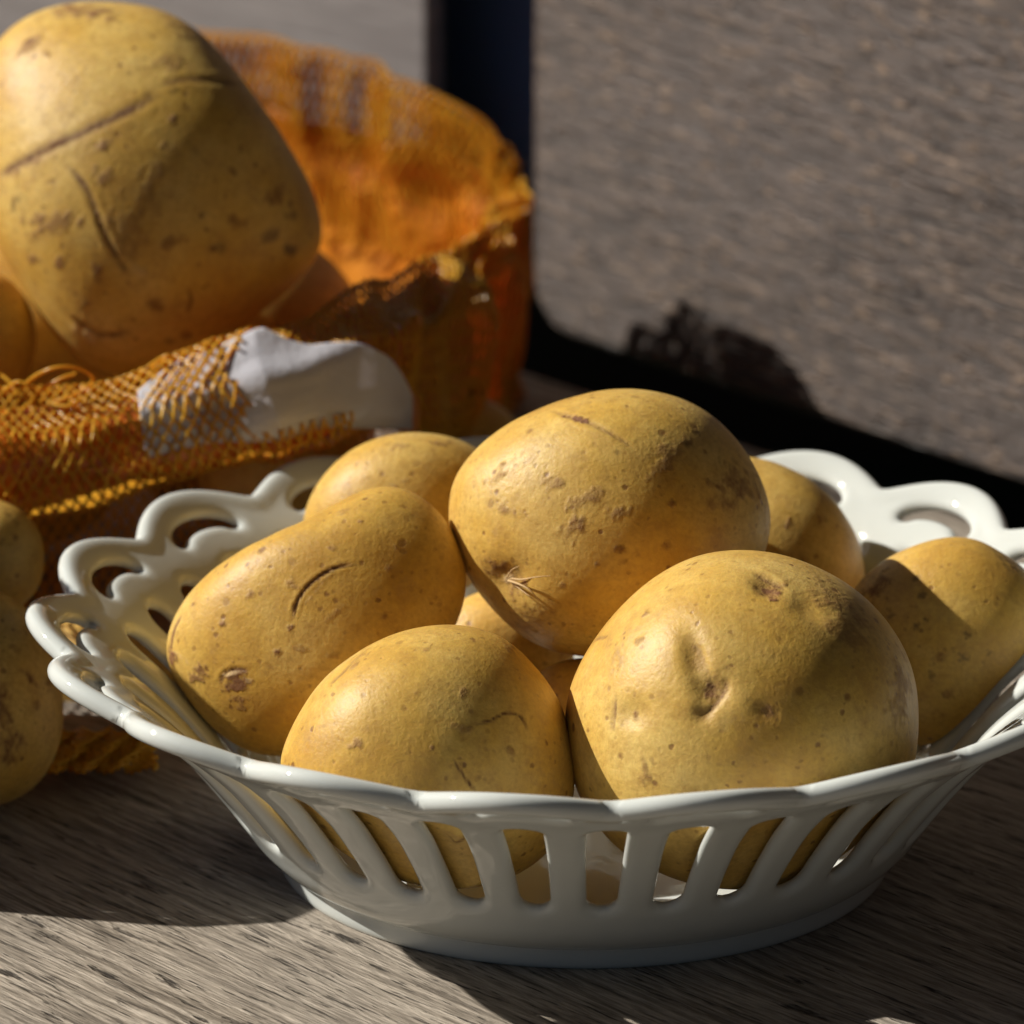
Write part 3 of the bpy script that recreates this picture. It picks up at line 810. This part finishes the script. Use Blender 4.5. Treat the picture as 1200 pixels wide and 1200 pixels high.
# ------------------------------------------------------------------ potatoes on the bench and in the net bag
big = potato('huge blotchy potato lying in the mouth of the orange net bag', 300, 335, 0.165, 140, 140, 0, .88, 71, .045, 7, 2.3, outline=[(236,176),(275,177),(310,183),(338,199),(365,228),(390,262),(415,300),(435,338),(443,368),(439,388),(421,408),(395,430),(360,456),(325,477),(290,489),(262,487),(240,474),(222,455),(205,430),(188,404),(172,382),(158,350),(150,310),(150,260),(162,220),(185,193),(210,181)], in_bowl=False, group='potatoes outside the bowl', feats=[
    ('groove', [(165, 326), (185, 314), (202, 305), (221, 295), (256, 279), (291, 262), (306, 254)], 4.8, 1.8, .70), ('patch', 196, 309, 20, 6, 28, -.5, .55),
    ('groove', [(305, 246), (329, 241), (350, 242), (378, 245)], 3.4, 1.6, .45),
    ('groove', [(228, 309), (240, 322), (250, 338), (259, 362), (268, 382), (276, 395), (284, 405)], 3.2, 2.8, .65),
    ('groove', [(232, 436), (251, 450), (266, 453), (285, 449)], 3.2, 3.6, .5), ('pale', 247, 452, 16, 4, -28, 2.0, .5), ('pale', 288, 400, 9, 5, -40, 1.5, .3),
    ('dark', 190, 341, 6, 7, 0, -.5, .6), ('patch', 245, 186, 26, 7, -5, .4, .55), ('patch', 228, 183, 16, 6, 10, .3, .5), ('patch', 200, 212, 12, 8, 10, .3, .45), ('patch', 215, 221, 5, 4, 0, .2, .5),
    ('patch', 259, 297, 10, 6, 20, .3, .5), ('patch', 260, 322, 10, 7, 10, .3, .5), ('patch', 318, 273, 5, 6, -40, .3, .7), ('dark', 297, 254, 4, 3, 0, 0, .5), ('dark', 319, 251, 4, 3, 0, 0, .5), ('patch', 311, 297, 6, 4, 0, 0, .5),
    ('patch', 255, 402, 6, 12, 0, .3, .6), ('patch', 222, 360, 22, 9, 25, .3, .5), ('patch', 205, 357, 10, 6, 10, .2, .5), ('patch', 225, 392, 5, 5, 0, .2, .5), ('patch', 203, 390, 5, 4, 0, .1, .5), ('patch', 246, 427, 7, 4, 0, .1, .5),
    ('dark', 341, 351, 6, 5, 0, -.3, .55), ('dark', 355, 380, 7, 6, 0, -.3, .55), ('dark', 397, 369, 10, 6, 5, -.3, .55), ('dark', 415, 382, 5, 5, 0, -.3, .7), ('dark', 420, 353, 8, 5, 0, 0, .5), ('patch', 405, 340, 9, 10, 0, 0, .5), ('patch', 367, 316, 4, 5, 0, 0, .6), ('patch', 335, 298, 5, 5, 0, 0, .5),
    ('patch', 370, 360, 7, 9, 0, 0, .5), ('patch', 320, 375, 10, 6, 20, .2, .5), ('patch', 305, 430, 8, 6, 0, .2, .5), ('groove', [(331, 412), (334, 424), (329, 436)], 2.0, 1.6, .6), ('dark', 315, 458, 4, 3, 0, 0, .5), ('patch', 330, 454, 5, 4, 0, 0, .5), ('patch', 300, 330, 12, 30, -15, .2, .28), ('patch', 280, 370, 14, 25, 20, .4, .3), ('patch', 330, 200, 16, 8, -40, .2, .35), ('patch', 320, 225, 14, 7, 0, .2, .35)])
potato('brown shaded potato in the bag at the left edge of the picture', 142, 458, 0.150, 62, 64, 0, 1.0, 73, .03, 5, in_bowl=False, group='potatoes outside the bowl')
potato('blemished potato standing on the bench left of the bowl', 156, 756, 0.030, 72, 92, 6, .85, 79, .03, 6, in_bowl=False, group='potatoes outside the bowl', feats=[
    ('patch', 178, 760, 6, 22, 5, .3, .6), ('patch', 197, 735, 14, 3, -50, .2, .6), ('patch', 186, 712, 6, 3, -50, .2, .5), ('patch', 182, 795, 7, 16, 0, .2, .6), ('patch', 193, 790, 4, 5, 0, 0, .5), ('patch', 205, 760, 5, 4, 0, 0, .4), ('patch', 215, 742, 3, 3, 0, 0, .5)])
potato('dim potato wedged under the bag above the leftmost one', 150, 640, 0.075, 62, 52, 10, .9, 83, .03, 5, in_bowl=False, group='potatoes outside the bowl')
potato('dark potato in the shade under the bag behind the bowl rim', 392, 572, 0.160, 52, 40, 0, .9, 89, .03, 5, in_bowl=False, group='potatoes outside the bowl')
potato('dark potato in the shade below the right end of the bag', 560, 540, 0.200, 48, 38, -10, .9, 97, .03, 5, in_bowl=False, group='potatoes outside the bowl')
potato('shaded potato on the bench between the leftmost one and the bowl', 258, 735, 0.110, 62, 56, 0, .9, 101, .03, 5, in_bowl=False, group='potatoes outside the bowl')

for k, (x_, y_, z_) in enumerate([(-.250, .045, .100), (-.235, .040, .036), (-.305, .045, .036), (-.310, .060, .100), (-.225, .170, .085), (-.150, .200, .040), (-.090, .220, .040), (-.260, .180, .040)]):  # unseen fillers added so the bag casts a solid shadow
    pu, pv = project(np.array([x_, y_, z_]))
    potato('unseen potato added in the net bag to stop light passing through', float(pu), float(pv), y_, 128, 118, 20 * k, 1.0, 200 + k, .03, 4, in_bowl=False, group='unseen potatoes added to block light in the bag')

# ------------------------------------------------------------------ orange net bag
def net_material():
    t = NT('orange_netting')
    co = t.n('TexCoord').outputs['Object']
    c = t.mix(t.noise(co, 60, 3.0), (.80, .42, .022, 1), (.86, .60, .07, 1))
    t.p(Base_Color=c, Roughness=0.22)
    tr = t.n('BsdfTranslucent'); t.set(tr, 'Color', (.85, .36, .02, 1))
    mx = t.n('MixShader'); t.set(mx, 0, 0.45)
    t.t.links.new(t.b.outputs[0], mx.inputs[1]); t.t.links.new(tr.outputs[0], mx.inputs[2])
    t.t.links.new(mx.outputs[0], t.out.inputs[0])
    return t.m
def film_material(name, c1, c2, trc, tf, rough=.22):
    t = NT(name)
    co = t.n('TexCoord').outputs['Object']
    c = t.mix(t.ramp(t.noise(co, 38, 4.0, .6), [(.4, 0.0), (.65, 1.0)]), (*c1, 1), (*c2, 1))
    nb = t.bump(t.noise(co, 130, 3.0), 0.35, 0.002)
    t.p(Base_Color=c, Roughness=rough, Normal=nb)
    tr = t.n('BsdfTranslucent'); t.set(tr, 'Color', (*trc, 1)); t.set(tr, 'Normal', nb)
    mx = t.n('MixShader'); t.set(mx, 0, tf)
    t.t.links.new(t.b.outputs[0], mx.inputs[1]); t.t.links.new(tr.outputs[0], mx.inputs[2])
    t.t.links.new(mx.outputs[0], t.out.inputs[0])
    return t.m
NET = net_material()
FILM = film_material('orange_plastic_film', (.66, .21, .015), (.80, .32, .03), (.92, .34, .02), .26, .34)
GREENF = film_material('green_printed_film', (.40, .36, .05), (.75, .42, .05), (.70, .50, .06), .45)
WHITEF = film_material('white_plastic_label', (.66, .66, .72), (.72, .72, .78), (.75, .72, .74), .25)

# control net of the bag wall: columns run along the mouth from the left front, round the right fold, to the back
FR = [  # (rim), (middle), (hem) as photo pixel + depth, or as world points of the unseen left end, shaped to cast shade
    [('w', -.330, .060, .150), ('w', -.335, .010, .105), ('w', -.330, .010, .050)],
    [('w', -.250, .050, .148), ('w', -.255, .002, .108), ('w', -.250, .002, .050)],
    [('w', -.192, .020, .108), ('w', -.195, -.012, .080), ('w', -.190, -.010, .024)],
    [(20, 516, .096), (15, 580, .078), (10, 662, .085)],
    [(110, 503, .105), (105, 560, .088), (100, 630, .092)],
    [(178, 498, .106), (176, 548, .090), (175, 608, .095)],
    [(240, 493, .108), (244, 538, .092), (250, 592, .097)],
    [(300, 480, .110), (304, 522, .096), (312, 572, .099)],
    [(352, 461, .113), (360, 508, .099), (372, 553, .102)],
    [(415, 444, .125), (430, 492, .108), (445, 531, .112)],
    [(468, 412, .150), (497, 462, .130), (505, 532, .135)],
    [(535, 388, .205), (556, 438, .175), (553, 535, .175)],
    [(588, 356, .275), (592, 415, .255), (574, 508, .250)],
    [(615, 326, .338), (606, 400, .334), (588, 472, .330)],
    [(603, 296, .348), (596, 380, .346), (580, 462, .344)],
    [(560, 269, .354), (552, 370, .356), (548, 470, .354)],
    [(500, 240, .371), (492, 355, .374), (492, 475, .369)],
    [(425, 215, .388), (422, 340, .391), (430, 478, .385)],
    [(345, 203, .405), (345, 325, .408), (345, 470, .400)],
    [(250, 205, .415), (250, 330, .418), (250, 470, .410)],
    [(140, 245, .405), (140, 355, .408), (140, 490, .400)],
    [('w', -.250, .235, .150), ('w', -.255, .245, .110), ('w', -.250, .240, .050)],
    [('w', -.330, .200, .150), ('w', -.335, .215, .105), ('w', -.330, .210, .050)],
]
def bag_grid():
    rows = []
    for c in FR:
        r = [np.array(p[1:]) if p[0] == 'w' else at(*p) for p in c]
        hem = r[2]
        i = len(rows)
        front = i <= 12
        tuck = hem + np.array([0, (.030 if i < 3 else .055) if front else -.008, -.012])
        low = hem + np.array([0, (.022 if i < 3 else .062) if front else -.012, 0]); low[2] = max(.016, hem[2] * .4) if hem[2] > .03 else hem[2] * .5 + SZ * .5
        bot = low.copy(); bot[2] = SZ + .001; bot[1] += -.010 if front else -.01
        rows.append([r[0], (r[0] + r[1]) / 2 * 1.0 + np.array([0, -.002 if front else .004, 0]), r[1], r[2], tuck, low, bot])
    return np.array(rows)                               # columns x rows x 3
def spline_grid(G, ku, kv):
    A = np.array([catmull(G[:, j], ku) for j in range(G.shape[1])]).transpose(1, 0, 2) if False else None
    cols = []
    for j in range(G.shape[1]): cols.append(cat3(G[:, j], ku))
    A = np.stack(cols, 1)
    out = [cat3(A[i], kv) for i in range(A.shape[0])]
    return np.stack(out, 0)
def cat3(P, n):
    P = np.vstack([2 * P[0] - P[1], P, 2 * P[-1] - P[-2]])
    t = np.linspace(0, 1, n, endpoint=False)[:, None]
    out = []
    for i in range(1, len(P) - 2):
        a, b, c, d = P[i - 1], P[i], P[i + 1], P[i + 2]
        out.append(.5 * ((2 * b) + (-a + c) * t + (2 * a - 5 * b + 4 * c - d) * t ** 2 + (-a + 3 * b - 3 * c + d) * t ** 3))
    out.append(P[-2][None])
    return np.vstack(out)
KU, KV = 24, 16
GRID = spline_grid(bag_grid(), KU, KV)
NUu, NVv = GRID.shape[:2]
gn = np.cross(np.gradient(GRID, axis=1), np.gradient(GRID, axis=0)); gn /= np.linalg.norm(gn, axis=2)[:, :, None] + 1e-12
UU, VV_ = np.meshgrid(np.arange(NUu) / KU, np.arange(NVv) / KV, indexing='ij')
flat = GRID.reshape(-1, 3)
RC = np.clip((UU - 8) / 3, 0, 1)
wr = vnoise(flat, 95, 5).reshape(NUu, NVv) * (.0020 + .0030 * RC) + vnoise(flat * [1, 1, .5], 190, 6).reshape(NUu, NVv) * (.0013 + .0016 * RC)
wr += np.sin(UU * 9 + VV_ * 2.2 + np.sin(UU * 2.3) * 2) * .0011 * np.clip((UU - 7) / 3, 0, 1)
WALL = GRID + gn * wr[:, :, None]
def wall(u, v, A_=None):
    "point and normal at fractional column u and row v"
    i = np.clip(np.asarray(u) * KU, 0, NUu - 1.001); j = np.clip(np.asarray(v) * KV, 0, NVv - 1.001)
    i0 = i.astype(int); j0 = j.astype(int); a = (i - i0)[..., None]; b = (j - j0)[..., None]
    f = lambda A: A[i0, j0] * (1 - a) * (1 - b) + A[i0 + 1, j0] * a * (1 - b) + A[i0, j0 + 1] * (1 - a) * b + A[i0 + 1, j0 + 1] * a * b
    return f(WALL if A_ is None else A_), f(gn)
bag = tag(empty('net_bag', tuple(at(340, 560, .15) * [1, 1, 0] + np.array([0, 0, SZ]))), 'orange net bag of potatoes with a crumpled label, slumped open behind the bowl', 'bag')
BL = np.array(bag.location)

def tubes(name, lines, rad, m, sides=3):
    "thin round threads along polylines, one mesh"
    V, Fc = [], []; n = 0
    for L in lines:
        L = np.asarray(L); k = len(L)
        T = np.gradient(L, axis=0); T /= np.linalg.norm(T, axis=1)[:, None] + 1e-12
        ref = np.array([.31, .2, .93]); A = np.cross(T, ref); A /= np.linalg.norm(A, axis=1)[:, None] + 1e-12
        B = np.cross(T, A)
        for s in range(sides):
            q = 2 * math.pi * s / sides
            V.append(L + (A * math.cos(q) + B * math.sin(q)) * rad)
        for s in range(sides):
            s2 = (s + 1) % sides
            i = np.arange(k - 1)
            Fc.append(np.c_[n + s * k + i, n + s * k + i + 1, n + s2 * k + i + 1, n + s2 * k + i])
        n += sides * k
    V = np.vstack(V) - BL; Fc = np.vstack(Fc)
    o = mesh_obj(name, V, Fc, m, bag)
    return o

# arc length along columns, so that the mesh of the net stays even
arc = np.r_[0, np.cumsum(np.linalg.norm(np.diff(WALL[:, 2 * KV], axis=0), axis=1))]
U_MAX = arc[-1]
varc = np.r_[0, np.cumsum(np.linalg.norm(np.diff(WALL[10 * KU], axis=0), axis=1))]
CELL = .0030
nu = int(U_MAX / CELL); V_MAX = varc[-1]; nv = int(V_MAX / CELL)
def net_lines(u0=-1, u1=99, v1=99, ph=0.0, lift=.0010, seed=3):
    out = []
    rj = np.random.default_rng(seed)
    ju = rj.normal(size=(nu + nv + 4, nv + 2)) * .00028
    for sgn in (1, -1):
        for k in range(-nv, nu + nv):
            j = np.arange(0, nv + 1)
            a = (k + sgn * j * .5 + (0.25 if sgn < 0 else 0) + ph) * CELL
            ok = (a >= 0) & (a <= U_MAX)
            if u0 > 0:
                ok &= (a >= np.interp(u0, np.arange(NUu) / KU, arc)) & (a <= np.interp(u1, np.arange(NUu) / KU, arc)) & (j * CELL <= np.interp(v1, np.arange(NVv) / KV, varc))
            if ok.sum() < 3: continue
            jj = j[ok]; a = a[ok]
            # knots pull the two families together, so the meshes become little rounded diamonds
            fu = np.interp(a + ju[(k + nv) % (nu + nv), jj], arc, np.arange(NUu) / KU)
            fv = np.interp(jj * CELL * 1.0, varc, np.arange(NVv) / KV)
            P, N = wall(fu, fv)
            P = P + N * lift
            bare = (fu > 8.25 + .5 * np.sin(jj * .9) * .3) & (fu < 10.15) & (fv < 2.55) & (fv > .22 + 1.55 * np.clip(fu - 8.6, 0, 9))
            cut = np.flatnonzero(np.diff(bare.astype(int)) != 0) + 1       # the net is torn open over the label
            for seg, b_ in zip(np.split(np.arange(len(P)), cut), np.split(bare, cut)):
                if len(seg) > 2 and not b_[0]: out.append(P[seg])
    return out
NETO = tubes('netting', net_lines() + net_lines(12.5, 20.5, 1.25, .37, -.0030, 9), .00046, NET)
NETO['kind'] = 'stuff'
inner = tubes('inner_netting', net_lines(12.5, 19.5, 2.3, .2, -.0058, 12), .00028, NET)
inner['kind'] = 'stuff'

def film(name, u0, u1, v0f, v1f, m, off, nu_=90, nv_=26, seed=3, amp=.0012, base=None):
    u = np.linspace(u0, u1, nu_)
    P = []
    for x in u:
        v = np.linspace(v0f(x), v1f(x), nv_)
        p, n = wall(np.full(nv_, x), v, base)
        P.append(np.stack([p, n], 1))
    P = np.array(P); pts = P[:, :, 0].reshape(-1, 3); nn = P[:, :, 1].reshape(-1, 3)
    w = vnoise(pts, 120, seed) * amp + vnoise(pts, 330, seed + 1) * amp * .35
    w += (np.abs(vnoise(pts, 150, seed + 2)) + np.abs(vnoise(pts, 260, seed + 3)) * .5 - .5) * amp * 1.1      # sharp creases
    ov = np.repeat([off(x) for x in u], nv_) if callable(off) else off
    pts = pts + nn * (ov + w)[:, None] - BL
    fs = [(i * nv_ + j, i * nv_ + j + 1, (i + 1) * nv_ + j + 1, (i + 1) * nv_ + j) for i in range(nu_ - 1) for j in range(nv_ - 1)]
    o = mesh_obj(name, pts, fs, m, bag)
    md = o.modifiers.new('thickness', 'SOLIDIFY'); md.thickness = .00025
    return o
film('plastic_film', 0.0, 21.9, lambda x: .25 + .55 * min(1, max(0, (x - 13) / 1.5)) + .1 * math.sin(x * 2), lambda x: 5.9 if (x < 2.7 or x > 12.4) else 3.1 + .1 * math.sin(x * 1.7), FILM, -.0028, 300, 60, 3, .0021)
film('label', 6.8, 10.1, lambda x: (.22 + .9 * max(0, 7.4 - x)) + (1.55 * max(0, x - 8.6)) + .04 * math.sin(x * 5), lambda x: 2.62 - .08 * math.sin(x * 2) + .25 * max(0, x - 8.8), WHITEF, lambda x: .0002 + .0032 * min(1, max(0, (x - 8.0) / .5)), 110, 30, 21, .0007, GRID)
# drawn cord along the mouth and a few loose loops of thread
cu = np.linspace(0, 21.9, 1100); cp, cn_ = wall(cu, np.full(1100, .01))
tw = np.arange(1100) * .55
cord = [cp + cn_ * (.0008 * np.cos(tw + p))[:, None] + np.array([0, 0, 1]) * (.0008 * np.sin(tw + p))[:, None] for p in (0, 3.14)]
tubes('mouth_cord', cord, .00042, NET, 4)
def loop3(pts, n=14): return cat3(np.array([at(*p) for p in pts]), n)
tubes('loose_thread', [
    loop3([(185, 505, .104), (203, 488, .100), (222, 480, .098), (240, 481, .099), (252, 489, .101), (245, 498, .102), (228, 506, .102), (212, 512, .103)]),
    loop3([(196, 508, .104), (212, 497, .100), (226, 489, .099), (238, 485, .099)]),
    loop3([(178, 500, .105), (190, 492, .102), (204, 500, .101), (196, 514, .102), (182, 516, .103)]),
    loop3([(176, 486, .106), (188, 496, .103), (200, 506, .102)]),
    loop3([(300, 478, .108), (314, 470, .106), (322, 474, .107)]),
    loop3([(215, 510, .103), (232, 512, .100), (243, 505, .101)])], .00045, NET, 6)

# ------------------------------------------------------------------ sprouting roots on the top potato
def roots(o, lines, rad):
    C = np.array(o.location)
    V, Fc = [], []; n = 0
    for L, r in zip(lines, rad):
        L = cat3(np.array([at(*p) for p in L]), 6) - C
        k = len(L); T = np.gradient(L, axis=0); T /= np.linalg.norm(T, axis=1)[:, None]
        A = np.cross(T, [.3, .2, .9]); A /= np.linalg.norm(A, axis=1)[:, None]; B = np.cross(T, A)
        tp = np.linspace(1, .35, k)[:, None] * r
        for s in range(5): V.append(L + (A * math.cos(s * 1.2566) + B * math.sin(s * 1.2566)) * tp)
        for s in range(5):
            i = np.arange(k - 1); s2 = (s + 1) % 5
            Fc.append(np.c_[n + s * k + i, n + s * k + i + 1, n + s2 * k + i + 1, n + s2 * k + i])
        n += 5 * k
    return mesh_obj('root_hairs', np.vstack(V), np.vstack(Fc), plain('root_hair', (.62, .42, .20), .7), o)
def surf(o, u, v, lift=.0004):
    "depth at which the visible skin of a potato lies under a pixel"
    me = o.data; C = np.array(o.location)
    a = np.zeros(len(me.vertices) * 3, np.float32); me.vertices.foreach_get('co', a); W = a.reshape(-1, 3) + C
    U, Vv = project(W); d = np.hypot(U - u, Vv - v); dep = (W - CAM) @ FWD
    k = d < 4
    return W[k][dep[k].argmin()][1] - lift
def rl(pts, lifts): return [(u, v, surf(top, u, v, l)) for (u, v), l in zip(pts, lifts)]
roots(top, [rl([(597, 657), (606, 660), (615, 665), (624, 675)], [.0005, .002, .0022, .0014]),
            rl([(598, 655), (608, 656), (620, 654), (632, 653)], [.0005, .0018, .0015, .0008]),
            rl([(596, 654), (600, 648), (606, 645)], [.0005, .0014, .0010]),
            rl([(600, 659), (612, 668), (618, 672)], [.0004, .0012, .001])], [.00032, .00024, .00020, .00018])

# ruffled end of the net lying on the bench beside the bowl
def ruffle():
    out = []
    for k in range(26):
        L = []
        for j in range(18):
            uu = 205 + k * 3.9 + 3 * math.sin(j * 1.3 + k); vv = 782 + j * 1.9 + 2.5 * math.sin(k * 1.1 + j * .6)
            L.append(at(uu, vv, .0585 - .00075 * (vv - 782) + .003 * math.sin(k * .9 + j * .5)))
        out.append(L)
    for j in range(0, 18, 2):
        out.append([out[k][j] for k in range(26)])
    return [cat3(np.array(l), 3) for l in out]
tubes('net_end', ruffle(), .00055, NET, 4)
